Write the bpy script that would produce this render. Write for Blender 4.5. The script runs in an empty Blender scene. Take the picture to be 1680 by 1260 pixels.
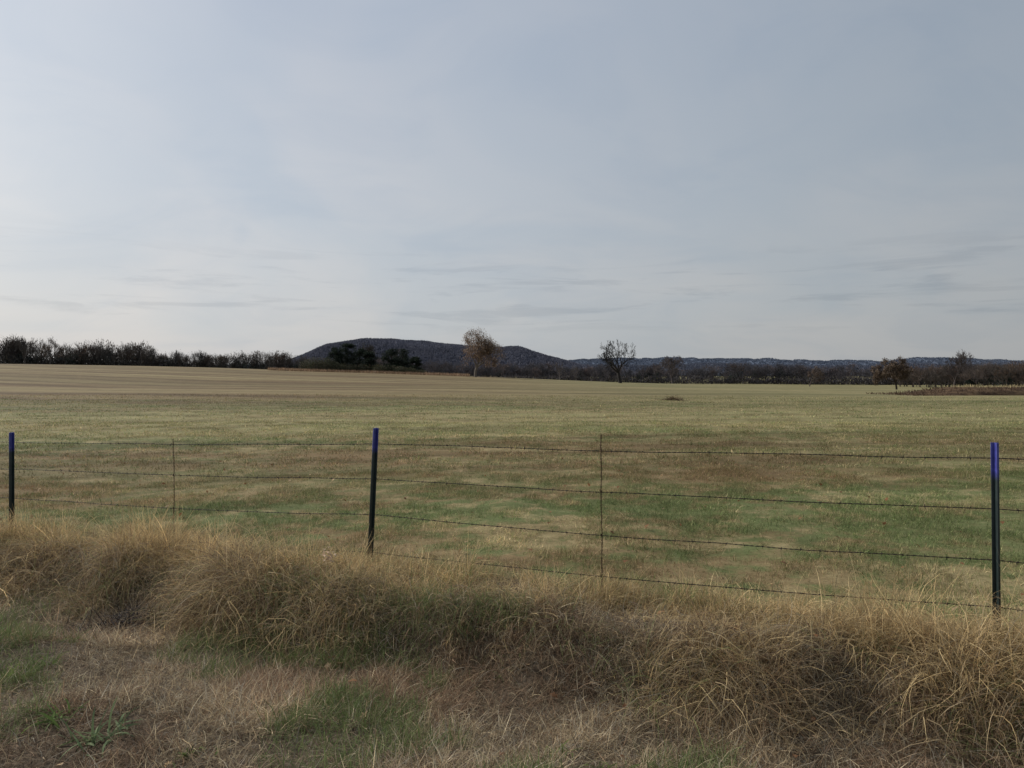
import bpy, math, random
import numpy as np
from mathutils import Vector, Matrix
rng=np.random.default_rng(7); random.seed(7)
EYE=1.7; F=1200.0; HV=615.0
def W(u,v,d): return np.array([(u-840)/F*d, d, EYE-(v-HV)/F*d])
sc=bpy.context.scene
sc.view_settings.view_transform='Standard'; sc.view_settings.look='None'; sc.view_settings.exposure=0
def link(o,parent=None):
    sc.collection.objects.link(o)
    if parent: o.parent=parent
    return o
# ---------- noise ----------
_T=rng.random((256,256))
def vn(x,y):
    x=np.asarray(x,float);y=np.asarray(y,float)
    xi=np.floor(x).astype(int);yi=np.floor(y).astype(int)
    fx=x-xi;fy=y-yi;fx=fx*fx*(3-2*fx);fy=fy*fy*(3-2*fy)
    a=_T[xi%256,yi%256];b=_T[(xi+1)%256,yi%256];c=_T[xi%256,(yi+1)%256];d=_T[(xi+1)%256,(yi+1)%256]
    return (a*(1-fx)+b*fx)*(1-fy)+(c*(1-fx)+d*fx)*fy
def fbm(x,y,o=4):
    s=0;a=.5;t=0
    for i in range(o):
        s=s+a*vn(x*2**i+13*i,y*2**i+7*i);t+=a;a*=.5
    return s/t
def sst(a,b,x):
    t=np.clip((x-a)/(b-a),0,1);return t*t*(3-2*t)
# ---------- terrain ----------
PR=np.array([3.0,4.53]);PM=np.array([-1.27,6.7]);PL=np.array([-5.8,8.5])
FD=(PR-PL)/np.linalg.norm(PR-PL);FN=np.array([FD[1],-FD[0]]) # toward camera
def sdist(x,y): return (x-PM[0])*FN[0]+(y-PM[1])*FN[1]
_xs=np.linspace(-600,600,1201)
_ht=np.interp(_xs,[-600,-300,-175,-131,-90,-62,-35,-8,33,75,127,200,600],[6,6.3,5.6,4.9,3.9,2.7,1.9,1.0,-.7,-1.9,-2.9,-3.3,-3.5])
k=np.exp(-(np.arange(-30,31)/12)**2);k/=k.sum();_ht=np.convolve(np.pad(_ht,30,mode='edge'),k,'valid')
def height(x,y):
    x=np.asarray(x,float);y=np.asarray(y,float)
    s=sdist(x,y)+ (fbm(x*.9+21,y*.9,2)-.5)*.5
    near=0.03*np.clip(x,-8,0)*(1-sst(9,30,y))
    near=near+0.10*np.exp(-((s-.75)/.30)**2)*(.2+1.5*vn(x*1.6+5,y*1.6))
    near=near-0.22*sst(.95,1.35,s)*(1-sst(1.6,3.2,s))
    near=near-0.09*(1-sst(-.9,.35,s))
    near=near+(fbm(x*1.2,y*1.2)-.5)*0.12*(1-sst(10,25,y))*sst(-.3,.6,s)+(fbm(x*.5+9,y*.5)-.5)*.12*(1-sst(40,80,y))
    hx=np.interp(x,_xs,_ht)
    t=sst(14,255,y)
    farp=np.interp(x,[-600,-200,-100,-40,40],[4,3,0,-3,-4])
    tb=sst(275,420,y)
    f=(hx*t)*(1-tb)+farp*tb
    f=f+(fbm(x/45.,y/45.,3)-.5)*0.7*sst(25,90,y)
    return near+f
def H1(x,y): return float(height(np.array([x]),np.array([y]))[0])
# ---------- mesh utils ----------
def mesh_np(name,V,Fq,col=None,mat=None,parent=None,smooth=False):
    me=bpy.data.meshes.new(name)
    V=np.ascontiguousarray(V,dtype=np.float32);Fq=np.ascontiguousarray(Fq,dtype=np.int32)
    m,kk=Fq.shape
    me.vertices.add(len(V));me.vertices.foreach_set('co',V.ravel())
    me.loops.add(m*kk);me.loops.foreach_set('vertex_index',Fq.ravel())
    me.polygons.add(m);me.polygons.foreach_set('loop_start',np.arange(0,m*kk,kk,dtype=np.int32))
    me.polygons.foreach_set('loop_total',np.full(m,kk,dtype=np.int32))
    if smooth: me.polygons.foreach_set('use_smooth',np.ones(m,dtype=bool))
    me.update(calc_edges=True)
    if col is not None:
        a=me.attributes.new('Col','FLOAT_COLOR','POINT')
        c=np.ones((len(V),4),dtype=np.float32);c[:,:3]=col;a.data.foreach_set('color',c.ravel())
    if mat: me.materials.append(mat)
    return link(bpy.data.objects.new(name,me),parent)
def blades(base,az,L,el,droop,width,col,n=3,curl=None,ground=True):
    N=len(base);t=(np.arange(n)+.5)/n
    if curl is None: curl=rng.normal(0,.5,N)
    th=el[:,None]-droop[:,None]*t;aa=az[:,None]+curl[:,None]*t
    st=(L/n)[:,None]
    d=np.stack([np.cos(th)*np.cos(aa)*st,np.cos(th)*np.sin(aa)*st,np.sin(th)*st],-1)
    P=np.concatenate([base[:,None,:],base[:,None,:]+np.cumsum(d,1)],1)
    if ground:
        g=height(P[...,0],P[...,1])+.004+rng.random((N,1))*.02
        P[:,1:,2]=np.maximum(P[:,1:,2],g[:,1:])
    tw=az+math.pi/2+rng.normal(0,.5,N)
    wv=np.stack([np.cos(tw),np.sin(tw),rng.normal(0,.35,N)],-1)
    tp=np.concatenate([1-.55*(np.arange(n)/n)**1.5,[.08]])
    off=wv[:,None,:]*(width[:,None]*tp*.5)[...,None]
    V=np.stack([P-off,P+off],2).reshape(-1,3)
    i0=(np.arange(N)*(2*(n+1)))[:,None]+2*np.arange(n)[None,:];i0=i0.ravel()
    Fq=np.stack([i0,i0+1,i0+3,i0+2],-1)
    C=np.repeat(col,2*(n+1),axis=0)
    return V,Fq,C
def join(parts):
    Vs=[];Fs=[];Cs=[];o=0
    for V,f,c in parts:
        Vs.append(V);Fs.append(f+o);Cs.append(c);o+=len(V)
    return np.concatenate(Vs),np.concatenate(Fs),np.concatenate(Cs)
def tubes(p0,p1,r0,r1,sides=5,col=(.1,.1,.1)):
    p0=np.asarray(p0,float);p1=np.asarray(p1,float);r0=np.asarray(r0,float);r1=np.asarray(r1,float)
    d=p1-p0;d/=np.linalg.norm(d,axis=1,keepdims=True)+1e-9
    ref=np.where(np.abs(d[:,2:3])>.9,np.array([[1.,0,0]]),np.array([[0,0,1.]]))
    a=np.cross(d,ref);a/=np.linalg.norm(a,axis=1,keepdims=True);b=np.cross(d,a)
    an=np.arange(sides)*2*math.pi/sides
    ring=a[:,None,:]*np.cos(an)[None,:,None]+b[:,None,:]*np.sin(an)[None,:,None]
    V=np.concatenate([p0[:,None]+ring*r0[:,None,None],p1[:,None]+ring*r1[:,None,None]],1).reshape(-1,3)
    i=np.arange(sides);j=(i+1)%sides
    f=np.stack([i,j,j+sides,i+sides],-1)
    Fq=(np.arange(len(p0))*2*sides)[:,None,None]+f[None]
    return V,Fq.reshape(-1,4),np.tile(np.array(col,float),(len(V),1))
# ---------- materials ----------
class NT:
    def __init__(s,nt): s.nt=nt
    def n(s,t,**k):
        nd=s.nt.nodes.new(t)
        for a,b in k.items(): setattr(nd,a,b)
        return nd
    def set(s,inp,v):
        if isinstance(v,bpy.types.NodeSocket): s.nt.links.new(v,inp)
        else: inp.default_value=v
    def m(s,op,a,b=0.,c=None,clamp=False):
        nd=s.n('ShaderNodeMath',operation=op,use_clamp=clamp);s.set(nd.inputs[0],a);s.set(nd.inputs[1],b)
        if c is not None: s.set(nd.inputs[2],c)
        return nd.outputs[0]
    def vm(s,op,a,b):
        nd=s.n('ShaderNodeVectorMath',operation=op);s.set(nd.inputs[0],a);s.set(nd.inputs[1],b)
        return nd.outputs['Value'] if op=='DOT_PRODUCT' else nd.outputs[0]
    def mix(s,f,a,b,bt='MIX'):
        nd=s.n('ShaderNodeMix',data_type='RGBA',blend_type=bt)
        s.set(nd.inputs[0],f)
        for i,v in ((6,a),(7,b)):
            if isinstance(v,tuple) and len(v)==3: v=v+(1,)
            s.set(nd.inputs[i],v)
        return nd.outputs[2]
    def noise(s,vec,scale,detail=4,rough=.55,dist=0.):
        nd=s.n('ShaderNodeTexNoise');s.set(nd.inputs['Vector'],vec);nd.inputs['Scale'].default_value=scale
        nd.inputs['Detail'].default_value=detail;nd.inputs['Roughness'].default_value=rough;nd.inputs['Distortion'].default_value=dist
        return nd.outputs['Fac']
    def mr(s,v,a,b,c=0.,d=1.,sm=True):
        nd=s.n('ShaderNodeMapRange');nd.interpolation_type='SMOOTHSTEP' if sm else 'LINEAR'
        s.set(nd.inputs[0],v);nd.inputs[1].default_value=a;nd.inputs[2].default_value=b;nd.inputs[3].default_value=c;nd.inputs[4].default_value=d
        return nd.outputs[0]
def newmat(name):
    m=bpy.data.materials.new(name);m.use_nodes=True;nt=m.node_tree;nt.nodes.clear();T=NT(nt)
    T.out=T.n('ShaderNodeOutputMaterial');return m,T
def pbsdf(T,col,rough=.85,spec=.2,normal=None,metal=0):
    p=T.n('ShaderNodeBsdfPrincipled')
    if isinstance(col,tuple) and len(col)==3: col=col+(1,)
    T.set(p.inputs['Base Color'],col);T.set(p.inputs['Roughness'],rough);p.inputs['Specular IOR Level'].default_value=spec
    p.inputs['Metallic'].default_value=metal
    if normal is not None: T.set(p.inputs['Normal'],normal)
    return p.outputs[0]
def bump(T,h,strength,dist):
    b=T.n('ShaderNodeBump');T.set(b.inputs['Height'],h);b.inputs['Strength'].default_value=strength;b.inputs['Distance'].default_value=dist
    return b.outputs[0]
def field_color(T):
    pos=T.n('ShaderNodeNewGeometry').outputs['Position']
    sp=T.n('ShaderNodeSeparateXYZ');T.set(sp.inputs[0],pos);X,Y=sp.outputs[0],sp.outputs[1]
    str_=T.vm('MULTIPLY',pos,(.35,1.,0.))
    n1=T.noise(str_,.22,5,.6);n2=T.noise(T.vm('ADD',str_,(31.,7.,0.)),.6,5,.65);n3=T.noise(pos,2.6,4,.65)
    far=T.noise(T.vm('MULTIPLY',pos,(.012,.05,0.)),1.,5,.6)
    brown=(.26,.185,.095);green=(.155,.180,.070);tan=(.42,.345,.18)
    c=T.mix(T.mr(T.m('ADD',n1,T.m('MULTIPLY',T.m('SUBTRACT',n3,.5),.8)),.42,.63),green,brown)
    c=T.mix(T.m('MULTIPLY',T.mr(T.m('ADD',n2,T.m('MULTIPLY',T.m('SUBTRACT',n3,.5),.7)),.48,.70),.85),c,tan)
    gz=T.m('MULTIPLY',T.mr(T.m('SUBTRACT',X,T.m('MULTIPLY',Y,.26)),-2.,8.),T.m('SUBTRACT',1.,T.mr(Y,55.,95.)))
    gz=T.m('MULTIPLY',gz,T.mr(n2,.68,.4,.15,.6))
    c=T.mix(gz,c,(.180,.192,.078))
    yy=T.m('ADD',Y,T.m('ADD',T.m('MULTIPLY',X,-.18),T.m('MULTIPLY',T.m('SUBTRACT',n1,.5),12.)))
    rb=T.m('MULTIPLY',T.mr(yy,10.,13.),T.m('SUBTRACT',1.,T.mr(yy,18.,22.)))
    rb=T.m('MULTIPLY',rb,T.mr(n2,.35,.62,.85,.3));c=T.mix(rb,c,(.225,.152,.078))
    sw=T.m('MULTIPLY',T.mr(yy,20.,25.),T.m('SUBTRACT',1.,T.mr(yy,33.,42.)))
    c=T.mix(T.m('MULTIPLY',sw,.65),c,(.39,.335,.165))
    gs=T.m('MULTIPLY',T.mr(yy,38.,44.),T.m('SUBTRACT',1.,T.mr(yy,50.,60.)))
    c=T.mix(T.m('MULTIPLY',gs,.6),c,(.18,.182,.08))
    nr=T.m('SINE',T.m('MULTIPLY',yy,1.9))
    c=T.mix(T.m('MULTIPLY',T.mr(nr,-.1,1.,0.,.5),T.mr(Y,9.,16.)),c,T.mix(1.,c,(.58,.56,.53),'MULTIPLY'))
    fc=T.mix(T.mr(far,.38,.62),(.215,.15,.080),(.32,.25,.13))
    wy=T.m('ADD',T.m('ADD',Y,T.m('MULTIPLY',X,.35)),T.m('MULTIPLY',n1,8.))
    rows=T.m('SINE',T.m('MULTIPLY',wy,.62))
    fc=T.mix(T.mr(rows,-.2,1.,0,.72),fc,(.115,.078,.044))
    rows2=T.m('SINE',T.m('MULTIPLY',wy,.23))
    fc=T.mix(T.mr(rows2,.2,1.,0,.45),fc,(.39,.315,.16))
    rows3=T.m('SINE',T.m('MULTIPLY',wy,.085))
    fc=T.mix(T.mr(rows3,.3,1.,0,.45),fc,(.165,.125,.065))
    fr=T.mix(T.mr(T.noise(T.vm('MULTIPLY',pos,(.015,.09,0.)),1.3,5,.65),.35,.65),(.41,.35,.175),(.18,.18,.080))
    fc=T.mix(T.mr(X,-20.,35.,0.,.85),fc,fr)
    c=T.mix(T.mr(T.m('ADD',Y,T.m('MULTIPLY',T.m('SUBTRACT',n1,.5),30.)),30.,60.),c,fc)
    return pos,X,Y,c,n3
gm,T=newmat('ground_mat')
pos,X,Y,fc,n3=field_color(T)
fine=T.noise(pos,30.,4,.7);fine2=T.noise(pos,7.,4,.65);mid=T.noise(T.vm('MULTIPLY',pos,(.5,1.,0.)),1.1,6,.75)
c=T.mix(T.mr(fine,.3,.7,.0,.55),fc,T.mix(1.,fc,(.4,.38,.35),'MULTIPLY'))
c=T.mix(T.mr(fine2,.5,.75,0,.3),c,(.40,.33,.175))
c=T.mix(T.mr(mid,.42,.62,.0,.5),c,T.mix(1.,c,(.5,.48,.42),'MULTIPLY'))
s_=T.vm('DOT_PRODUCT',T.vm('SUBTRACT',pos,(PM[0],PM[1],0.)),(FN[0],FN[1],0.))
vc=T.mix(T.mr(fine,.35,.65),(.075,.055,.038),(.15,.115,.078))
vc=T.mix(T.mr(T.noise(pos,1.5,3,.6),.5,.7,0,.5),vc,(.09,.062,.040))
c=T.mix(T.mr(s_,-.5,.0),c,vc)
T.set(T.out.inputs[0],pbsdf(T,c,.95,.1,bump(T,T.m('ADD',fine,fine2),.25,.02)))
def bladematerial(name,field=False,transl=.3):
    m,T=newmat(name)
    a=T.n('ShaderNodeAttribute');a.attribute_name='Col';col=a.outputs['Color']
    if field:
        _,_,_,fc,_=field_color(T)
        col=T.mix(1.,T.mix(1.,fc,(2.,2.,2.),'MULTIPLY'),col,'MULTIPLY')
    d=pbsdf(T,col,.75,.15)
    tr=T.n('ShaderNodeBsdfTranslucent');T.set(tr.inputs[0],col)
    mx=T.n('ShaderNodeMixShader');mx.inputs[0].default_value=transl
    T.set(mx.inputs[1],d);T.set(mx.inputs[2],tr.outputs[0]);T.set(T.out.inputs[0],mx.outputs[0])
    return m
M_dry=bladematerial('dry_grass_mat',transl=.35);M_field=bladematerial('field_grass_mat',True)
M_leaf=bladematerial('foliage_mat',transl=.2)
def colmat(name,rough=.9):
    m,T=newmat(name);a=T.n('ShaderNodeAttribute');a.attribute_name='Col'
    pos=T.n('ShaderNodeNewGeometry').outputs['Position']
    c=T.mix(T.mr(T.noise(pos,3.,4,.6),.3,.7,0,.5),a.outputs['Color'],T.mix(1.,a.outputs['Color'],(.5,.5,.5),'MULTIPLY'))
    T.set(T.out.inputs[0],pbsdf(T,c,rough,.15));return m
M_bark=colmat('bark_mat')
# ---------- ground ----------
gx=np.sinh(np.linspace(-9.2,9.2,500))/math.sinh(9.2)*9000
gy=np.unique(np.concatenate([np.linspace(-40,1,30),1+ (np.exp(np.linspace(0,9.1,560))-1)*.9]))
GX,GY=np.meshgrid(gx,gy);GZ=height(GX,GY)
nx=len(gx);ny=len(gy)
V=np.stack([GX.ravel(),GY.ravel(),GZ.ravel()],-1)
I=(np.arange(ny-1)[:,None]*nx+np.arange(nx-1)[None,:]).ravel()
mesh_np('ground',V,np.stack([I,I+1,I+1+nx,I+nx],-1),mat=gm,smooth=True)
# ---------- verge thatch ----------
def jit(n,s=.25): return np.exp(rng.normal(0,s,n))[:,None]
def place(x,y,dz=0): return np.stack([x,y,height(x,y)+dz],-1)
pal=np.array([[.50,.40,.25],[.37,.28,.175],[.26,.175,.11],[.60,.50,.33],[.36,.315,.24],[.16,.11,.075]])
def verge():
    N=400000;N2=230000
    x=np.concatenate([rng.uniform(-9,6,N),rng.uniform(-4.6,4.2,N2)]);y=np.concatenate([rng.uniform(1.6,9.5,N),rng.uniform(2.5,5.4,N2)]);N=N+N2;s=sdist(x,y)
    cl=fbm(x*2.6,y*2.6,4)
    k=(s>.9)&(np.abs(x)<.86*y+.6)&(rng.random(N)<np.clip((cl-.27)*3.4,.25,1.))
    x=x[k];y=y[k];n=len(x);cl=cl[k]
    pz=fbm(x*.9+5,y*.9,3)
    idx=rng.choice(6,n,p=[.2,.25,.17,.1,.18,.10]);idx=np.where((pz>.53)&(rng.random(n)<.6),2,idx)
    col=pal[idx]*jit(n,.34)*(.42+1.1*cl[:,None])
    g=(fbm(x*1.1+40,y*1.1+3,3)+.06*sst(-1.,-3.5,x)>.565)&(rng.random(n)<.5)
    col[g]=np.array([.16,.20,.075])*jit(int(g.sum()),.2)
    L=rng.uniform(.04,.18,n)*(.55+1.*cl);el=np.abs(rng.normal(.38,.42,n));el[g]+=.5
    return blades(place(x,y,0),rng.uniform(0,6.28,n),L,el,rng.normal(.6,.6,n),rng.uniform(.0016,.0040,n),col,3)
V,f,c=verge();mesh_np('mown_verge_grass',V,f,c,M_dry)
# ---------- tall dry grass along the fence ----------
def tall():
    parts=[]
    nc=900
    a=rng.uniform(-9,8.2,nc);s=rng.uniform(-.15,1.35,nc)
    cx=PM[0]+FD[0]*a+FN[0]*s;cy=PM[1]+FD[1]*a+FN[1]*s
    big=np.clip((fbm(a*1.5+3,s*2.0,4)-.38)*3.6,0,1)
    for i in range(nc):
        if cy[i]<1.8: continue
        n=int(rng.integers(40,100)+190*big[i]);r=rng.uniform(.05,.13)+.03*big[i]
        dx=rng.normal(0,r,n);dy=rng.normal(0,r,n);x=cx[i]+dx;y=cy[i]+dy
        az=np.arctan2(dy,dx)+rng.normal(0,.85,n)
        comb=rng.normal(-.9,1.3)
        w=.45+.5*max(0,s[i]-.4)
        az=np.arctan2(np.sin(az)+w*math.sin(comb),np.cos(az)+w*math.cos(comb))
        front=max(0,min(1,(s[i]-.5)/.5))
        hgt=(.09+.32*big[i]*rng.uniform(.6,1.4)+.05*front)*(.5 if s[i]<.2 else 1)
        L=hgt*rng.uniform(.4,1.4,n)
        el=rng.normal(1.08-.2*front+rng.normal(0,.12),.36,n);dr=rng.normal(1.25+.9*front,.75,n)
        dull=front>rng.uniform(.35,1.2)
        idx=rng.choice(6,n,p=[.22,.25,.17,.08,.18,.10] if dull else [.36,.17,.06,.31,.07,.03])
        tint=np.array([[1.,.95,.9]])*.85 if dull else np.array([[1.14,1.05,.85]])
        col=pal[idx]*jit(n,.26)*tint*rng.uniform(.65,1.22)
        if rng.random()<.22:
            g=rng.random(n)<.45;col[g]=np.array([.19,.22,.085])*jit(int(g.sum()),.2)
        parts.append(blades(place(x,y),az,L,el,dr,rng.uniform(.0016,.0042,n),col,5,rng.normal(0,1.4,n)))
    n=1800;a=rng.uniform(-9,8,n);s=rng.uniform(-.2,1.4,n)
    x=PM[0]+FD[0]*a+FN[0]*s;y=PM[1]+FD[1]*a+FN[1]*s;k=y>1.8;x=x[k];y=y[k];n=len(x)
    parts.append(blades(place(x,y),rng.uniform(0,6.28,n),rng.uniform(.15,.36,n),rng.normal(1.1,.4,n),rng.normal(1.0,.6,n),rng.uniform(.0013,.0026,n),pal[rng.choice([0,3,3,1],n)]*jit(n),6))
    n=30000;a=rng.uniform(-9,8.2,n);s=rng.normal(1.12,.24,n)
    x=PM[0]+FD[0]*a+FN[0]*s;y=PM[1]+FD[1]*a+FN[1]*s;k=(y>1.8)&(rng.random(n)<np.clip((fbm(x*2.4,y*2.4,3)-.40)*4.5,.03,1));x=x[k];y=y[k];n=len(x)
    b=place(x,y);b[:,2]+=rng.random(n)*.09
    parts.append(blades(b,rng.uniform(0,6.28,n),rng.uniform(.10,.3,n),rng.normal(.3,.5,n),rng.normal(1.2,.8,n),rng.uniform(.0015,.003,n),pal[rng.choice([1,2,4,4,5,0],n)]*.8*jit(n,.3),5,rng.normal(0,1.5,n)))
    return join(parts)
V,f,c=tall();mesh_np('tall_dry_grass',V,f,c,M_dry)
# ---------- field grass ----------
def fieldgrass():
    parts=[]
    for (d0,d1,N,w0,h0,seg) in [(4.2,14,360000,.0034,.055,2),(14,28,200000,.008,.065,2),(28,60,90000,.02,.08,1)]:
        y=np.sqrt(rng.uniform(d0**2,d1**2,N));x=rng.uniform(-.8,.8,N)*y*1.02
        s=sdist(x,y);cl=fbm(x*1.9+3,y*1.9,4)
        k=(s<-.05)&(rng.random(N)<np.clip((cl-.30)*3.4,.10,1));x=x[k];y=y[k];cl=cl[k];n=len(x)
        r=rng.random(n)
        col=np.ones((n,3))*.5
        col[r<.26]=[.92,.86,.95];col[r>.74]=[.36,.50,.36]
        lump=fbm(x*.55,y*.9,3)
        col=col*jit(n,.34)*(.55+.9*lump[:,None])
        L=h0*rng.uniform(.5,1.5,n)*(.5+1.1*cl)
        parts.append(blades(place(x,y),rng.uniform(0,6.28,n),L,rng.normal(.8,.4,n),rng.normal(.5,.5,n),w0*rng.uniform(.6,1.4,n),col,seg))
    return parts
V,f,c=join(fieldgrass());mesh_np('pasture_grass',V,f,c,M_field)
def tufts():
    parts=[];n=1300
    y=np.sqrt(rng.uniform(5**2,50**2,n));x=rng.uniform(-.8,.8,n)*y
    for i in range(n):
        if sdist(x[i],y[i])>-.5: continue
        m=int(rng.integers(12,45));r=.04+.004*y[i]
        bx=x[i]+rng.normal(0,r*1.6,m);by=y[i]+rng.normal(0,r,m)
        g=rng.random()<.4
        base=np.array([.14,.18,.07]) if g else np.array([.50,.41,.23])*rng.uniform(.55,1.05)
        parts.append(blades(place(bx,by),rng.uniform(0,6.28,m),rng.uniform(.04,.12,m),rng.normal(.8,.3,m),rng.normal(.8,.4,m),rng.uniform(.6,1.3,m)*(.0035+.0004*y[i]),base*jit(m,.2),3))
    return join(parts)
V,f,c=tufts();mesh_np('pasture_tufts',V,f,c,M_dry)
# ---------- fallen leaves ----------
def leaves():
    N=420;x=rng.uniform(-9,6,N);y=rng.uniform(2.2,16,N)
    P=place(x,y,.03+0*x);P[:,2]+=rng.uniform(0,.04,N)
    Vs=[];Fs=[];Cs=[];o=0
    shape=np.array([[0,-1,0],[.35,-.45,.12],[.75,-.3,.2],[.45,.05,.1],[.8,.45,.22],[.3,.5,.05],[0,1,-.1],[-.3,.5,.05],[-.8,.45,.25],[-.45,.05,.12],[-.75,-.3,.2],[-.35,-.45,.1]])
    for i in range(N):
        sz=rng.uniform(.018,.042);a=rng.uniform(0,6.28);R=np.array([[math.cos(a),-math.sin(a),0],[math.sin(a),math.cos(a),0],[0,0,1]])
        b=rng.normal(0,.5);Rb=np.array([[1,0,0],[0,math.cos(b),-math.sin(b)],[0,math.sin(b),math.cos(b)]])
        v=(shape*sz)@(Rb.T)@R.T+P[i]
        cc=[.24,.12,.06] if rng.random()<.7 else [.45,.32,.19]
        Vs.append(v);Cs.append(np.tile(np.array(cc)*math.exp(rng.normal(0,.2)),(12,1)))
        Fs.append(np.array([[0,1,3,11],[1,2,3,11],[3,4,5,9],[11,3,9,10],[5,6,7,9]])+o);o+=12
    return np.concatenate(Vs),np.concatenate(Fs),np.concatenate(Cs)
V,f,c=leaves();mesh_np('fallen_leaves',V,f,c,M_dry)
def bigleaf(x,y,h,sz,col):
    p=np.array([x,y,H1(x,y)+h]);n=30
    base=np.tile(p,(n,1))+rng.normal(0,sz*.5,(n,3))
    return blades(base,rng.uniform(0,6.28,n),rng.uniform(.5,1.2,n)*sz,rng.normal(.3,.6,n),rng.normal(.8,.5,n),np.full(n,sz*.35),np.array(col)*jit(n,.15),3,ground=False)
V,f,c=bigleaf(-1.43,5.72,.24,.05,(.62,.47,.33));mesh_np('curled_dead_leaf',V,f,c,M_dry)
# ---------- weeds ----------
def weed(u,v,n,L,w,col):
    d=F*1.72/(v-HV);x0=(u-840)/F*d
    x=x0+rng.normal(0,.05,n);y=d+rng.normal(0,.05,n)
    V,f,c=blades(place(x,y,.01),rng.uniform(0,6.28,n),L*rng.uniform(.5,1.2,n),rng.normal(.7,.35,n),rng.normal(.9,.4,n),w*rng.uniform(.5,1.3,n),np.array(col)*jit(n,.2),5)
    mesh_np('weed_plant',V,f,c,M_dry)
for a in [(90,1175,30,.13,.012,(.13,.19,.055)),(165,1205,40,.17,.012,(.18,.23,.11)),(70,1065,60,.13,.006,(.15,.20,.06)),(920,1195,24,.09,.010,(.15,.18,.055)),
          (120,1010,80,.15,.005,(.17,.20,.07)),(480,1030,70,.14,.005,(.16,.20,.06)),(320,1235,22,.09,.010,(.14,.18,.06)),(640,945,90,.2,.005,(.19,.22,.08)),(1010,1230,18,.08,.010,(.15,.18,.06)),(460,1165,16,.07,.010,(.15,.18,.06)),(30,1085,70,.13,.005,(.16,.2,.06))]: weed(*a)
def brush(u,v,z0,n,sx,h,col,w,name='brush_pile'):
    d=F*(EYE-z0)/(v-HV);x0=(u-840)/F*d
    x=x0+rng.normal(0,sx,n);y=d+rng.normal(0,sx*.6,n);b=place(x,y);b[:,2]+=np.abs(rng.normal(0,h*.5,n))*np.exp(-((x-x0)/sx)**2)
    V,f,c=blades(b,rng.uniform(0,6.28,n),rng.uniform(.5,1.3,n)*h*1.6,rng.normal(.35,.35,n),rng.normal(.4,.4,n),w*rng.uniform(.5,1.3,n),np.array(col)*jit(n,.3),3,ground=False)
    mesh_np(name,V,f,c,M_bark)
brush(212,995,-.15,550,.17,.12,(.045,.037,.035),.006)
brush(1103,657,H1(13,58),500,.42,.24,(.14,.095,.055),.02)
# ---------- fence ----------
fence=link(bpy.data.objects.new('barbed_wire_fence',None))
pm,T=newmat('post_paint')
tc=T.n('ShaderNodeTexCoord').outputs['Object'];sp=T.n('ShaderNodeSeparateXYZ');T.set(sp.inputs[0],tc)
nz=T.noise(tc,25.,4,.6)
gc=T.mix(T.mr(nz,.35,.7),(.008,.018,.019),(.016,.028,.028))
bl=T.mix(T.mr(nz,.35,.7),(.025,.030,.18),(.05,.055,.28))
zz=T.m('ADD',sp.outputs[2],T.m('MULTIPLY',T.m('SUBTRACT',nz,.5),.03))
cc=T.mix(T.mr(zz,-.24,-.17),gc,bl)
T.set(T.out.inputs[0],pbsdf(T,cc,.45,.5,bump(T,nz,.2,.003)))
wm,T=newmat('wire_steel');tc=T.n('ShaderNodeTexCoord').outputs['Object']
T.set(T.out.inputs[0],pbsdf(T,T.mix(T.mr(T.noise(tc,9.,4,.6),.35,.65),(.020,.018,.018),(.05,.038,.03)),.7,.25))
rm,T=newmat('rusty_stay');tc=T.n('ShaderNodeTexCoord').outputs['Object']
T.set(T.out.inputs[0],pbsdf(T,T.mix(T.mr(T.noise(tc,20.,4,.6),.35,.65),(.045,.026,.018),(.09,.05,.034)),.8,.2))
fa=math.atan2(FD[1],FD[0])
def boxv(x0,x1,y0,y1,z0,z1):
    v=np.array([[x0,y0,z0],[x1,y0,z0],[x1,y1,z0],[x0,y1,z0],[x0,y0,z1],[x1,y0,z1],[x1,y1,z1],[x0,y1,z1]])
    return v,np.array([[0,3,2,1],[4,5,6,7],[0,1,5,4],[1,2,6,5],[2,3,7,6],[3,0,4,7]])
def tpost(name,top,bot,rot=0):
    top=np.array(top);bot=np.array(bot);Ln=np.linalg.norm(top-bot)
    pr=[];z0=-(Ln+.3)
    v,f=boxv(-.022,.022,.0,.0055,z0,0);pr.append((v,f,v*0))
    v,f=boxv(-.0035,.0035,-.038,-.0002,z0,-.001);pr.append((v,f,v*0))
    v,f=boxv(-.006,.006,-.043,-.0381,z0,-.002);pr.append((v,f,v*0))
    z=-.05
    while z>z0+.35:
        v,f=boxv(-.008,.008,.0056,.0135,z-.007,z+.007);v[[2,3],2]+=.003;v[[6,7],2]-=.003;pr.append((v,f,v*0));z-=.054
    V,f,c=join(pr)
    ob=mesh_np(name,V,f,None,pm,fence)
    b=ob.modifiers.new('b','BEVEL');b.width=.0012;b.segments=2
    ob.location=top
    zax=Vector(top-bot).normalized();xax=Vector((math.cos(fa+rot),math.sin(fa+rot),0));yax=zax.cross(xax).normalized();xax=yax.cross(zax)
    M=Matrix((xax,yax,zax)).transposed();ob.rotation_euler=M.to_euler()
posts=[(W(21,709,8.5),W(21,880,8.5)),(W(618,702,6.7),W(608,925,6.7)),(W(1632,726,4.53),W(1636,1057,4.53))]
st=np.array([4.45,-2.0,0.0])
extL=[(posts[0][0]-st*i-np.array([0,0,.10*i]),posts[0][1]-st*i-np.array([0,0,.08*i])) for i in (1,2,3)]
extR=[(posts[2][0]+st*i,posts[2][1]+st*i) for i in (1,2)]
allp=extL[::-1]+posts+extR
for i,(a,b) in enumerate(allp): tpost('t_post_%d'%(i+1),a,b,[.1,-.1,.05,.05,-.12,.22,.1,0][i])
wv={'L':[726,770,817,862],'M':[728,785,845,907],'R':[752,835,920,998]}
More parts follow.
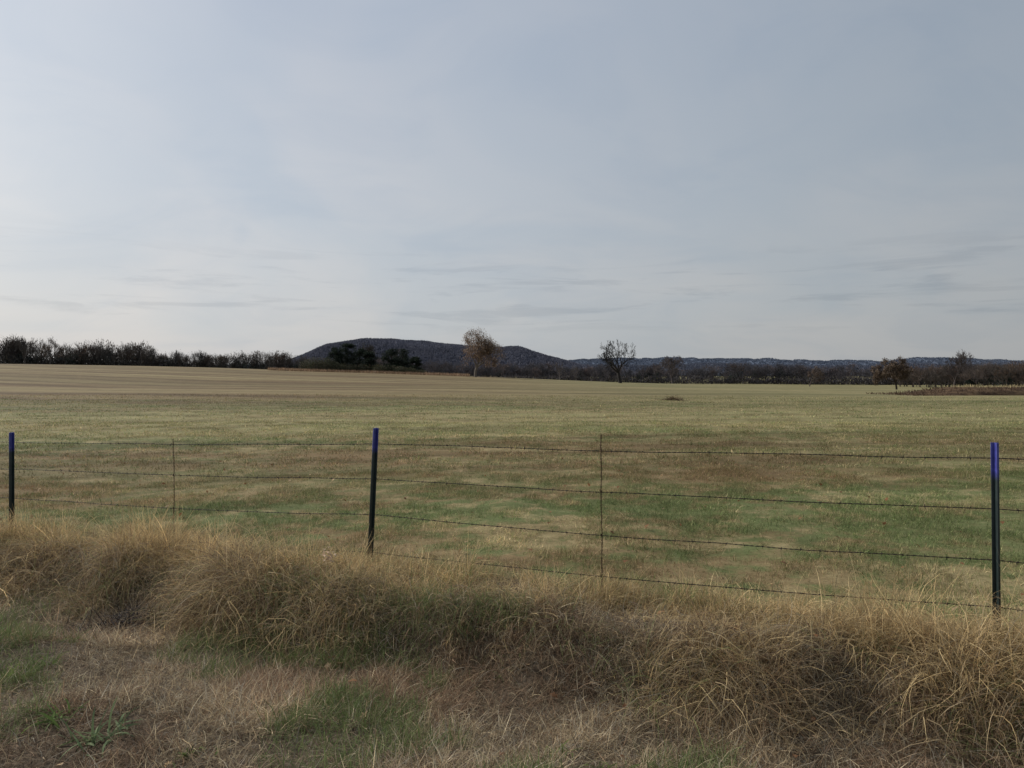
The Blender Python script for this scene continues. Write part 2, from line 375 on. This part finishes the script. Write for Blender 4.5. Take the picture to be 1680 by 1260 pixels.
wz=[]
for kx in range(4):
    zL=EYE-(wv['L'][kx]-HV)/F*8.5;zM=EYE-(wv['M'][kx]-HV)/F*6.7;zR=EYE-(wv['R'][kx]-HV)/F*4.53
    wz.append([zL-.3+.0,zL-.2,zL-.1,zL,zM,zR,zR+.02,zR+.03])
off=np.array([-FN[0],-FN[1],0])*.016
def wirepoint(kx,i,t):
    a=np.array([*((allp[i][0][:2]+allp[i][1][:2])/2),wz[kx][i]])+off
    b=np.array([*((allp[i+1][0][:2]+allp[i+1][1][:2])/2),wz[kx][i+1]])+off
    sag=[.012,.02,.03,.03][kx]
    return a+(b-a)*t-np.array([0,0,1])*sag*4*t*(1-t)
for kx in range(4):
    pts=[]
    for i in range(len(allp)-1):
        for t in np.linspace(0,1,260,endpoint=False):
            pts.append(wirepoint(kx,i,t))
    pts=np.array(pts);pts[:,2]+=(vn(pts[:,0]*2.,kx*9.+0*pts[:,0])-.5)*.012
    dd=np.concatenate([[0],np.cumsum(np.linalg.norm(np.diff(pts,axis=0),axis=1))])
    nrm=np.array([-FN[0],-FN[1],0])
    parts=[]
    for ph in (0,math.pi):
        a=dd/.075*2*math.pi+ph
        P=pts+(np.cos(a)[:,None]*nrm+np.sin(a)[:,None]*np.array([0,0,1]))*.0021
        parts.append(tubes(P[:-1],P[1:],np.full(len(P)-1,.0020),np.full(len(P)-1,.0020),5))
    bp=np.arange(.05,dd[-1],.125);B=np.stack([np.interp(bp,dd,pts[:,j]) for j in range(3)],-1);B+=rng.normal(0,.001,B.shape)
    fd=np.array([FD[0],FD[1],0])
    for sg in (0,1):
        an=rng.uniform(0,6.28,len(B))[:,None]
        dirv=np.cos(an)*nrm+np.sin(an)*np.array([0,0,1])+fd*rng.uniform(-.5,.5,(len(B),1))
        parts.append(tubes(B-dirv*.015+fd*.004*sg,B+dirv*.015+fd*.004*sg,np.full(len(B),.0013),np.full(len(B),.0013),4))
    for j in range(3):
        parts.append(tubes(B+fd*(.0025*j-.002),B+fd*(.0025*j+.0002),np.full(len(B),.0050),np.full(len(B),.0050),6))
    V,f,c=join(parts);mesh_np('barbed_wire_%d'%(kx+1),V,f,None,wm,fence)
def stay(name,i,t,ztop_v,zbot):
    p=wirepoint(0,i,t);d=p[1];zt=EYE-(ztop_v-HV)/F*d
    n=160;z=np.linspace(zt,zbot,n);base=np.stack([np.full(n,p[0]),np.full(n,p[1]),z],-1)
    base[:,0]+=np.cumsum(rng.normal(0,.0006,n))
    parts=[]
    for ph in (0,math.pi):
        a=(zt-z)/.055*2*math.pi+ph
        P=base+np.stack([np.cos(a),np.sin(a),0*a],-1)*.0036
        parts.append(tubes(P[:-1],P[1:],np.full(n-1,.0023),np.full(n-1,.0023),5))
    for kx in range(4):
        q=wirepoint(kx,i,t);parts.append(tubes([q-np.array([0,0,.008])],[q+np.array([0,0,.008])],[.006],[.006],6))
    V,f,c=join(parts);mesh_np(name,V,f,None,rm,fence)
stay('twisted_stay_1',3,.50,720,-.15);stay('twisted_stay_2',4,.459,713,.02)
stay('twisted_stay_3',2,.5,722,-.2);stay('twisted_stay_4',5,.5,740,.02)
# ---------- trees ----------
def grow(seed,levels=6,trunk=.24,ang=(.30,.62),first=(.45,.95),ratio=.80,up=.10,nfirst=4,r0=.03):
    R=random.Random(seed);segs=[];tips=[]
    def perp(d,phi):
        a=d.cross(Vector((0,0,1)) if abs(d.z)<.95 else Vector((1,0,0))).normalized();b=d.cross(a)
        return a*math.cos(phi)+b*math.sin(phi)
    def rec(p,d,L,r,lv):
        n=3
        for i in range(n):
            d=(d+Vector((R.gauss(0,.13),R.gauss(0,.13),R.gauss(0,.08)))).normalized()
            q=p+d*(L/n);r2=r*.92
            segs.append((p.copy(),q.copy(),r,r2));p=q;r=r2
            if lv<levels and i==1 and R.random()<.55 and lv>0:
                nd=(d*math.cos(.9)+perp(d,R.uniform(0,6.28))*math.sin(.9)).normalized()
                rec(p.copy(),nd,L*R.uniform(.4,.6),r*.45,max(lv-2,0))
        if lv==0: tips.append(p.copy());return
        k=nfirst if lv==levels else (3 if R.random()<.35 else 2)
        ph=R.uniform(0,6.28);lo,hi=first if lv==levels else ang
        for j in range(k):
            a=R.uniform(lo,hi)*(.35 if (j==0 and (lv==levels or R.random()<.5)) else 1)
            nd=d*math.cos(a)+perp(d,ph+j*6.283/k+R.gauss(0,.3))*math.sin(a);nd.z+=up;nd.normalize()
            rec(p.copy(),nd,L*ratio*R.uniform(.8,1.15),r*(.62 if k>2 else .72),lv-1)
    rec(Vector((0,0,0)),Vector((R.gauss(0,.04),0,1)).normalized(),trunk,r0,levels)
    P0=np.array([s[0] for s in segs]);P1=np.array([s[1] for s in segs]);a=np.array([s[2] for s in segs]);b=np.array([s[3] for s in segs])
    zt=P1[:,2].max();wx=np.percentile(np.abs(P1[:,:2]),98)
    return P0,P1,a,b,np.array(tips),zt,wx
def make_tree(name,u,d,ht,wd,seed,col,rmin=.03,leaf=None,nleaf=0,lsz=.35,**kw):
    P0,P1,a,b,tips,zt,wx=grow(seed,**kw)
    S=np.array([wd/2/wx,wd/2/wx,ht/zt])
    x0=(u-840)/F*d;z0=H1(x0,d);O=np.array([x0,d,z0-.15])
    P0=P0*S+O;P1=P1*S+O;tips=tips*S+O
    ra=np.maximum(a*ht,rmin);rb=np.maximum(b*ht,rmin*.8)
    V,f,c=tubes(P0,P1,ra,rb,5,col)
    if leaf is None:
        return mesh_np(name,V,f,c,M_bark)
    e=link(bpy.data.objects.new(name,None))
    mesh_np('trunk_and_limbs',V,f,c,M_bark,e)
    t=tips[rng.integers(0,len(tips),nleaf)]+rng.normal(0,ht*.03,(nleaf,3))
    cl=.7+.6*vn(t[:,0]*.9,t[:,2]*.9)
    cc=np.array(leaf)[rng.integers(0,len(leaf),nleaf)]*jit(nleaf,.2)*cl[:,None]
    V,f,c=blades(t,rng.uniform(0,6.28,nleaf),lsz*rng.uniform(.6,1.3,nleaf),rng.normal(0,.8,nleaf),rng.normal(.3,.4,nleaf),lsz*rng.uniform(.5,.9,nleaf),cc,2,ground=False)
    mesh_np('leaves',V,f,c,M_leaf,e)
    return e
make_tree('sycamore_tree',780,215,14.4,12.,12,(.20,.17,.14),.035,[(.32,.22,.155),(.27,.18,.12),(.38,.28,.20),(.21,.155,.12)],9500,.27,levels=7,trunk=.10,nfirst=5,first=(.35,.9),ratio=.83,ang=(.28,.6))
make_tree('bare_oak_tree',1018,205,12.4,10.6,5,(.042,.038,.036),.032,levels=7,trunk=.2,nfirst=5,first=(.5,1.15),ratio=.79,r0=.045,ang=(.3,.7))
make_tree('bare_tree',1103,300,12.,10.5,23,(.12,.10,.098),.045,levels=7,trunk=.12,nfirst=5,first=(.35,.9))
make_tree('bare_tree',1565,185,10.8,9.4,31,(.075,.062,.058),.028,levels=7,trunk=.24,nfirst=4,first=(.4,1.))
make_tree('brown_oak_tree',1471,200,8.9,9.4,41,(.07,.055,.045),.03,[(.14,.10,.07),(.11,.08,.06),(.17,.125,.085)],11000,.27,levels=6,trunk=.11,nfirst=5,first=(.5,1.2))
make_tree('bare_tree',918,330,9.5,6,51,(.14,.12,.115),.035,levels=6,trunk=.22)
make_tree('bare_tree',946,330,8.,6,53,(.14,.12,.115),.035,levels=6,trunk=.22)
make_tree('bare_tree',603,252,11.0,8.5,57,(.09,.08,.072),.035,levels=7,trunk=.2)
make_tree('bare_tree',650,254,9.2,6.5,58,(.10,.088,.08),.035,levels=7,trunk=.2)
make_tree('bare_tree',1328,330,9.,10,59,(.11,.09,.08),.035,[(.14,.105,.085)],2500,.3,levels=6,trunk=.12)
make_tree('bare_tree',40,300,12.8,8,60,(.09,.08,.072),.035,levels=6,trunk=.3)
make_tree('bare_tree',82,300,12.0,8,66,(.09,.08,.072),.035,[(.17,.125,.09)],900,.3,levels=6,trunk=.3)
# evergreens
def evergreen(name,u,d,ht,wd,n=7000,seed=1,cols=((.024,.034,.022),(.034,.046,.028),(.017,.025,.017)),sz=.3):
    R=np.random.default_rng(seed)
    x0=(u-840)/F*d;z0=H1(x0,d)
    nb=60;bz=R.uniform(.08,.95,nb);br=np.sqrt(np.clip(1-(np.abs(bz-.38)/.62)**2.,0.03,1))*R.uniform(.2,.8,nb);ba=R.uniform(0,6.28,nb)
    C=np.stack([np.cos(ba)*br*wd*.5,np.sin(ba)*br*wd*.5,bz*ht],-1)
    k=R.integers(0,nb,n);dv=R.normal(0,1,(n,3));dv/=np.linalg.norm(dv,axis=1,keepdims=True)
    P=C[k]+dv*np.array([wd*.17,wd*.17,ht*.09])*(R.random((n,1))**.35)*(1.15-.45*bz[k])[:,None]
    cc=np.array(cols)[R.integers(0,len(cols),n)]*(.7+.6*R.random((nb,1))[k])
    e=link(bpy.data.objects.new(name,None))
    V,f,c=blades(P+np.array([x0,d,z0]),R.uniform(0,6.28,n),sz*R.uniform(.5,1.4,n),R.normal(.4,.5,n),R.normal(.2,.3,n),sz*R.uniform(.35,.7,n),cc,2,ground=False)
    mesh_np('foliage',V,f,c,M_leaf,e)
    p0=np.array([[x0,d,z0-.3]]+[[x0,d,z0+ht*.3]]*6);p1=np.array([[x0,d,z0+ht*.8]]+[list(C[i]+np.array([x0,d,z0])) for i in range(6)])
    V,f,c=tubes(p0,p1,[.22]+[.09]*6,[.06]+[.03]*6,6,(.05,.04,.033));mesh_np('trunk',V,f,c,M_bark,e)
for i,(u,h,w) in enumerate([(552,8.0,7.5),(570,9.4,8.5),(590,8.,8.),(607,6.8,7),(642,8.,8.0),(660,8.2,8.),(682,5.6,6)]):
    evergreen('cedar_tree',u,232+(i%3)*4,h,w,8500,i+3)
def shrub_mass(name,us,d,hts,w,cols,n=1500,sz=.3,seed=0):
    parts=[];R=np.random.default_rng(seed)
    for u,h in zip(us,hts):
        dd=d+R.uniform(-3,3);x0=(u-840)/F*dd;z0=H1(x0,dd)
        P=R.normal(0,1,(n,3));P/=np.linalg.norm(P,axis=1,keepdims=True);P*=R.random((n,1))**.4
        P=P*np.array([w*.5,w*.5,h*.5])*(1+.35*(vn(P[:,0:1]*2+u,P[:,2:3]*2)-.5));P+=np.array([x0,dd,z0+h*.45])
        cc=np.array(cols)[R.integers(0,len(cols),n)]*R.uniform(.7,1.2)*np.exp(R.normal(0,.2,(n,1)))
        parts.append(blades(P,R.uniform(0,6.28,n),sz*R.uniform(.6,1.5,n),R.normal(.6,.5,n),R.normal(.3,.3,n),sz*.5*R.uniform(.5,1.2,n),cc,2,ground=False))
    V,f,c=join(parts);mesh_np(name,V,f,c,M_leaf)
shrub_mass('shrub_thicket',[504,514,524,535,547,560,575,590,606,622,634,646,658,672,690],228,[3.8,4.6,5.,4.6,3.6,2.8,2.6,2.8,3.,2.8,2.7,2.6,2.5,2.2,1.6],5.,[(.06,.075,.035),(.08,.075,.045),(.10,.08,.05)],1100,.3,seed=4)
n=9000;u=rng.uniform(440,770,n);d=226+rng.normal(0,2.2,n);x=(u-840)/F*d
V,f,c=blades(place(x,d),rng.uniform(0,6.28,n),rng.uniform(.5,1.1,n),rng.normal(1.2,.2,n),rng.normal(.4,.3,n),rng.uniform(.08,.2,n),np.array([.28,.19,.12])*jit(n,.25),2,ground=False)
mesh_np('weedy_field_edge',V,f,c,M_dry)
# ---------- distant tree masses ----------
VAR=[grow(100+i,levels=5,trunk=.2+.1*(i%3),nfirst=3+i%2,first=(.3,.8),ratio=.82) for i in range(10)]
def treeline(name,pts,ntree,depth,cols,seed=0,ev=.12,wscale=1.,rmin=.05,fine=True,ntw=160):
    R=np.random.default_rng(seed);A=np.array(pts,float)
    parts=[]
    for i in range(ntree):
        t=R.uniform(0,len(A)-1);k=int(t);ft=t-k;k2=min(k+1,len(A)-1)
        u,d,h=A[k]*(1-ft)+A[k2]*ft
        d+=R.uniform(0,depth);h*=R.uniform(.6,1.18)*(1+.5*(vn(u/45.+seed*3,0.)-.5))
        x0=(u-840)/F*d;z0=H1(x0,d)
        w=h*R.uniform(.5,.85)*wscale;isev=R.random()<ev
        if isev:
            h*=.75;n=int(ntw*1.6);P=R.normal(0,1,(n,3));P/=np.linalg.norm(P,axis=1,keepdims=True);P*=R.random((n,1))**.45
            tz=(P[:,2:3]+1)/2
            P=P*(1+.5*(vn(P[:,0:1]*2+i,P[:,2:3]*2)-.5))*np.array([w*.5,w*.5,h*.48]);P[:,:2]*=(1.2-.7*tz)
            P+=np.array([x0,d,z0+h*.5]);base=np.array([.03,.038,.03])*R.uniform(.8,1.4)
            parts.append(blades(P,R.uniform(0,6.28,n),R.uniform(.4,1.,n),R.normal(.5,.4,n),R.normal(.2,.3,n),R.uniform(.25,.6,n),base*np.exp(R.normal(0,.25,(n,1))),1,ground=False))
            continue
        base=np.array(cols)[R.integers(0,len(cols))]*R.uniform(.75,1.35)
        P0,P1,a,b,tips,zt,wx=VAR[R.integers(0,len(VAR))]
        S=np.array([w/2/wx,w/2/wx,h/zt]);ph=R.uniform(0,6.28);ro=np.array([[math.cos(ph),math.sin(ph),0],[-math.sin(ph),math.cos(ph),0],[0,0,1]])
        O=np.array([x0,d,z0-.2])
        if fine:
            parts.append(tubes((P0*S)@ro+O,(P1*S)@ro+O,np.maximum(a*h*.9,rmin),np.maximum(b*h*.9,rmin*.8),3,tuple(base)))
        n=ntw
        T0=(tips[R.integers(0,len(tips),n)]*S)@ro+O+R.normal(0,h*.03,(n,3))
        az=np.arctan2(T0[:,1]-O[1],T0[:,0]-O[0])+R.normal(0,.7,n)
        lf=R.random()<.25
        parts.append(blades(T0,az,R.uniform(.4,1.1,n)*h/11,R.normal(.8,.4,n),R.normal(0,.3,n),R.uniform(.05,.14,n)*h/11*(2.6 if lf else 1)*(1 if fine else 2.5),base*(np.array([1.25,1.,.85]) if lf else 1.)*np.exp(R.normal(0,.2,(n,1))),1,ground=False))
    V,f,c=join(parts);mesh_np(name,V,f,c,M_leaf)
bc=[(.078,.066,.058),(.064,.056,.051),(.10,.082,.066),(.068,.061,.056)]
treeline('distant_tree_row',[(-420,300,12),(-200,310,12),(0,325,11.5),(120,335,11.5),(230,350,11.3),(330,380,11.3),(420,420,11.5),(520,480,11.8),(640,560,11.)],560,40,bc,1,.3)
fb=[(.092,.083,.087),(.078,.073,.080),(.108,.095,.096),(.084,.080,.088)]  # far tree colours with bluish-grey air haze mixed in
treeline('distant_woodland',[(480,640,12),(700,600,14),(860,520,12.5),(1000,470,11),(1200,460,11),(1400,430,10),(1560,400,10),(1800,380,9.5),(2150,380,9.5)],850,60,fb,2,.10,1.25,rmin=.06)
treeline('wooded_fence_row',[(1475,300,6),(1530,270,7.5),(1600,260,8),(1680,250,8.3),(1800,250,8.5),(2000,250,8.5)],120,22,[(.10,.085,.075),(.086,.075,.068),(.12,.095,.08)],3,.04,1.3,rmin=.04,ntw=320)
treeline('valley_woodland',[(250,1300,16),(700,1250,17),(1000,1200,18),(1400,1150,17),(1800,1150,17),(2300,1150,17)],800,300,[(.095,.098,.122),(.085,.090,.114)],5,.0,1.9,fine=False,ntw=110)  # blue in the tree colours stands in for air haze
def under(name,pts,n,cols,hh,seed):
    R=np.random.default_rng(seed);A=np.array(pts,float);t=R.uniform(0,len(A)-1.001,n);k=t.astype(int);ft=(t-k)[:,None]
    Q=A[k]*(1-ft)+A[k+1]*ft;d=Q[:,1]+R.uniform(-4,12,n);x=(Q[:,0]-840)/F*d
    b=place(x,d);b[:,2]+=R.random(n)*hh*(.4+1.2*vn(x/9.,d/9.))
    V,f,c=blades(b,R.uniform(0,6.28,n),R.uniform(.8,2.2,n),R.normal(1.,.4,n),R.normal(.3,.3,n),R.uniform(.3,.8,n),np.array(cols)[R.integers(0,len(cols),n)]*np.exp(R.normal(0,.25,(n,1))),1,ground=False)
    mesh_np(name,V,f,c,M_leaf)
under('woodland_undergrowth',[(700,600,0),(860,520,0),(1000,470,0),(1200,460,0),(1400,430,0),(1560,400,0),(1800,380,0),(2150,380,0)],26000,[(.068,.063,.065),(.088,.076,.071)],3.6,8)
under('tree_row_undergrowth',[(-420,300,0),(0,325,0),(230,350,0),(420,420,0),(640,560,0)],16000,[(.042,.040,.036),(.055,.048,.04)],4.5,9)
# ---------- hills ----------
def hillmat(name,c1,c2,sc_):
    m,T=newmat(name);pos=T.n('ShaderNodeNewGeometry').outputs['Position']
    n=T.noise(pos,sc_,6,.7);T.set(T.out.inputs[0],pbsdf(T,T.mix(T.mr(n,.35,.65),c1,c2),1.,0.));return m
def hill(name,D,prof,ya,yb,res,mat,amp,seed,ntree,tc,th,jt=.15):
    pu=[p[0] for p in prof];pv=[p[1] for p in prof];s=D/F
    x0=(pu[0]-840)*s;x1=(pu[-1]-840)*s
    def hz(XX,YY):
        pz=np.interp(XX/s+840+0*YY,pu,[(HV-v)*s+EYE+5-th*.6 for v in pv])
        pz=pz+(vn(XX/45.+seed,0*XX)-.5)*amp
        t=(YY-D);env=np.where(t<0,np.cos(np.clip(-t/ya,0,1)*math.pi/2)**1.2,np.cos(np.clip(t/yb,0,1)*math.pi/2))
        fold=.86+.28*fbm(XX/200.+seed,YY/420.,3)
        fold=1+(fold-1)*np.clip(-t/150.,0,1)
        return -5+pz*env*fold
    xs=np.arange(x0,x1,res);ys=np.arange(D-ya,D+yb,res*1.3)
    XX,YY=np.meshgrid(xs,ys);Z=hz(XX,YY)
    nx=len(xs);ny=len(ys);I=(np.arange(ny-1)[:,None]*nx+np.arange(nx-1)[None,:]).ravel()
    e=link(bpy.data.objects.new(name,None))
    mesh_np('slope',np.stack([XX.ravel(),YY.ravel(),Z.ravel()],-1),np.stack([I,I+1,I+1+nx,I+nx],-1),mat=mat,smooth=True,parent=e)
    R=np.random.default_rng(seed);n=ntree
    x=R.uniform(x0,x1,n);y=R.uniform(D-ya,D+40,n)
    tone=(.80+.40*fbm(x/70.+seed,y/110.,3))[:,None]
    P=np.stack([x,y,hz(x,y)-1.],-1)
    ps=[]
    for j in range(3):
        q=P+R.normal(0,th*.16,(n,3));q[:,2]=P[:,2]
        ps.append(blades(q,R.uniform(0,6.28,n),th*R.uniform(.6,1.2,n),R.normal(1.35,.2,n),R.normal(0,.25,n),th*R.uniform(.35,.8,n),np.array(tc)*tone*np.exp(R.normal(0,jt,(n,1))),2,ground=False))
    V,f,c=join(ps);mesh_np('forest',V,f,c,M_leaf,e)
hill('wooded_hill',3000,[(380,618),(440,608),(490,590),(515,578),(540,565),(575,561),(610,557),(655,557),(700,560),(735,564),(770,569),(815,569),(850,569),(870,575),(895,584),(915,590),(960,601),(1040,617)],550,500,12,hillmat('hill_haze_tint',(.09,.095,.12),(.11,.112,.14),.05),5,3,30000,(.120,.124,.158),10)  # slope and forest blue-grey: air haze painted into the base colours
hill('distant_ridge',5200,[(-500,600),(0,600),(400,598),(860,594),(905,591),(930,592),(960,589),(1000,588),(1040,588),(1090,587),(1120,587),(1150,589),(1250,589),(1320,591),(1400,591),(1450,594),(1480,588),(1520,586),(1570,587),(1620,590),(1680,592),(1800,590),(2200,597)],700,600,25,hillmat('ridge_haze_tint',(.125,.148,.192),(.135,.158,.205),.02),9,9,60000,(.135,.158,.205),9,.06)  # ridge and its trees coloured bluer still, distance haze in the albedo
hill('wooded_foothill',3600,[(820,612),(900,602),(980,598),(1060,600),(1150,596),(1240,598),(1330,601),(1420,599),(1500,596),(1600,599),(1700,597),(1900,602),(2100,612)],450,500,18,hillmat('foothill_haze_tint',(.10,.11,.142),(.115,.125,.158),.03),8,12,42000,(.112,.123,.158),8,.09)  # foothill colours carry painted haze too, no volume in between
# ---------- berm at right ----------
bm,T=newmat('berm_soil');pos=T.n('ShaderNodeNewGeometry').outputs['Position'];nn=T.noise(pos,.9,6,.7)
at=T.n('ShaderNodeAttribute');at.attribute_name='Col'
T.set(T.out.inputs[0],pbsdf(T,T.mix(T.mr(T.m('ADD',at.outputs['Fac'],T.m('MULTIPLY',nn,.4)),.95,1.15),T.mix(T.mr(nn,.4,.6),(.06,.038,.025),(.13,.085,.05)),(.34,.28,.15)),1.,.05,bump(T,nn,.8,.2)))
bx=np.linspace(0,1,200);by=np.linspace(-1,1,30);BX,BY=np.meshgrid(bx,by)
xw=36+BX*74;yw=70+BY*4.5+BX*7+1.2*np.sin(BX*9)
hh=(1-BY**2)**.6*.95*sst(0,.14,BX)*sst(1,.95,BX)*(.75+.4*vn(xw*.3,yw*.3))
Vb=np.stack([xw,yw,height(xw,yw)+hh-.04],-1).reshape(-1,3)
I=(np.arange(29)[:,None]*200+np.arange(199)[None,:]).ravel()
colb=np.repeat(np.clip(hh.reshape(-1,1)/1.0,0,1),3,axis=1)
be=link(bpy.data.objects.new('earth_berm',None))
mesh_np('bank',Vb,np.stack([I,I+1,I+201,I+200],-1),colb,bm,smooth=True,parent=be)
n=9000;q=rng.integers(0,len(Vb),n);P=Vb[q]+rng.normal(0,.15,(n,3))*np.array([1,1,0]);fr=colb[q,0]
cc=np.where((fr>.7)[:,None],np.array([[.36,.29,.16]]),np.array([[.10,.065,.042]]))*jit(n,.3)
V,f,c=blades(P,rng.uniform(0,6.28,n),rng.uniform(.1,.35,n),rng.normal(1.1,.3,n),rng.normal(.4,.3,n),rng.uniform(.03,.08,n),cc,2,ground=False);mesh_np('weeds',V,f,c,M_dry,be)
# ---------- light & sky ----------
AZ=math.radians(-62);EL=math.radians(30)
sd=Vector((math.sin(AZ)*math.cos(EL),math.cos(AZ)*math.cos(EL),math.sin(EL)))
L=bpy.data.lights.new('sun','SUN');L.energy=3.4;L.angle=math.radians(1.2);L.color=(1,.95,.88)
lo=link(bpy.data.objects.new('sun',L));lo.rotation_euler=sd.to_track_quat('Z','Y').to_euler()
w=bpy.data.worlds.new('World');sc.world=w;w.use_nodes=True;nt=w.node_tree;nt.nodes.clear();T=NT(nt)
sky=T.n('ShaderNodeTexSky');sky.sky_type='NISHITA';sky.sun_disc=False;sky.sun_elevation=EL;sky.sun_rotation=AZ;sky.dust_density=3;sky.air_density=1.
dirv=T.n('ShaderNodeTexCoord').outputs['Generated']
sp=T.n('ShaderNodeSeparateXYZ');T.set(sp.inputs[0],dirv);Z=sp.outputs[2]
dt=T.vm('DOT_PRODUCT',dirv,tuple(sd))
cr=T.n('ShaderNodeValToRGB');T.set(cr.inputs[0],T.m('MULTIPLY_ADD',dt,.5,.5));e=cr.color_ramp
e.elements[0].position=.2;e.elements[0].color=(.31,.355,.40,1)
e.elements[1].position=1.;e.elements[1].color=(.74,.78,.82,1)
for p,c_ in [(.45,(.345,.390,.435,1)),(.60,(.405,.450,.495,1)),(.73,(.46,.510,.565,1)),(.90,(.56,.61,.67,1))]:
    q=e.elements.new(p);q.color=c_
veil=cr.outputs[0]
hz=T.mr(Z,.0,.26,1.,0.)
veil=T.mix(T.m('MULTIPLY',hz,.75),veil,T.mix(1.,veil,(1.11,1.045,.975),'MULTIPLY'))
veil=T.mix(T.mr(Z,.15,.5,0.,.9),veil,T.mix(1.,veil,(.82,.86,.93),'MULTIPLY'))
pz=T.m('ADD',T.m('MAXIMUM',Z,0.),.34)
cv=T.n('ShaderNodeCombineXYZ');T.set(cv.inputs[0],T.m('DIVIDE',sp.outputs[0],pz));T.set(cv.inputs[1],T.m('DIVIDE',sp.outputs[1],pz))
c1=T.noise(cv.outputs[0],1.3,4,.5,.9)
c2=T.noise(T.vm('MULTIPLY',cv.outputs[0],(1.,1.5,1.)),2.4,6,.55,.7)
veil=T.mix(T.mr(c1,.38,.64,0,.85),veil,T.mix(1.,veil,(1.13,1.07,1.025),'MULTIPLY'))
veil=T.mix(T.mr(c2,.42,.70,0,.6),veil,T.mix(1.,veil,(.87,.91,.955),'MULTIPLY'))
c3=T.noise(T.vm('MULTIPLY',dirv,(3.,3.,34.)),1.6,6,.62,.5)
band=T.m('MULTIPLY',T.mr(Z,.045,.08),T.mr(Z,.19,.12))
veil=T.mix(T.m('MULTIPLY',T.mr(c3,.52,.66),T.m('MULTIPLY',band,.6)),veil,T.mix(1.,veil,(.78,.80,.83),'MULTIPLY'))
tot=T.mix(.88,sky.outputs[0],T.mix(1.,veil,(10.,10.,10.),'MULTIPLY'))
bg=T.n('ShaderNodeBackground');T.set(bg.inputs[0],tot);bg.inputs[1].default_value=.1
wo=T.n('ShaderNodeOutputWorld');T.set(wo.inputs[0],bg.outputs[0])
# ---------- camera ----------
cam=bpy.data.cameras.new('camera');co=link(bpy.data.objects.new('camera',cam));co.location=(0,0,EYE);co.rotation_euler=(math.pi/2,0,0)
cam.sensor_width=36;cam.lens=36*F/1680;cam.shift_y=-(630-HV)/1680;cam.clip_end=30000;cam.clip_start=.05
sc.camera=co
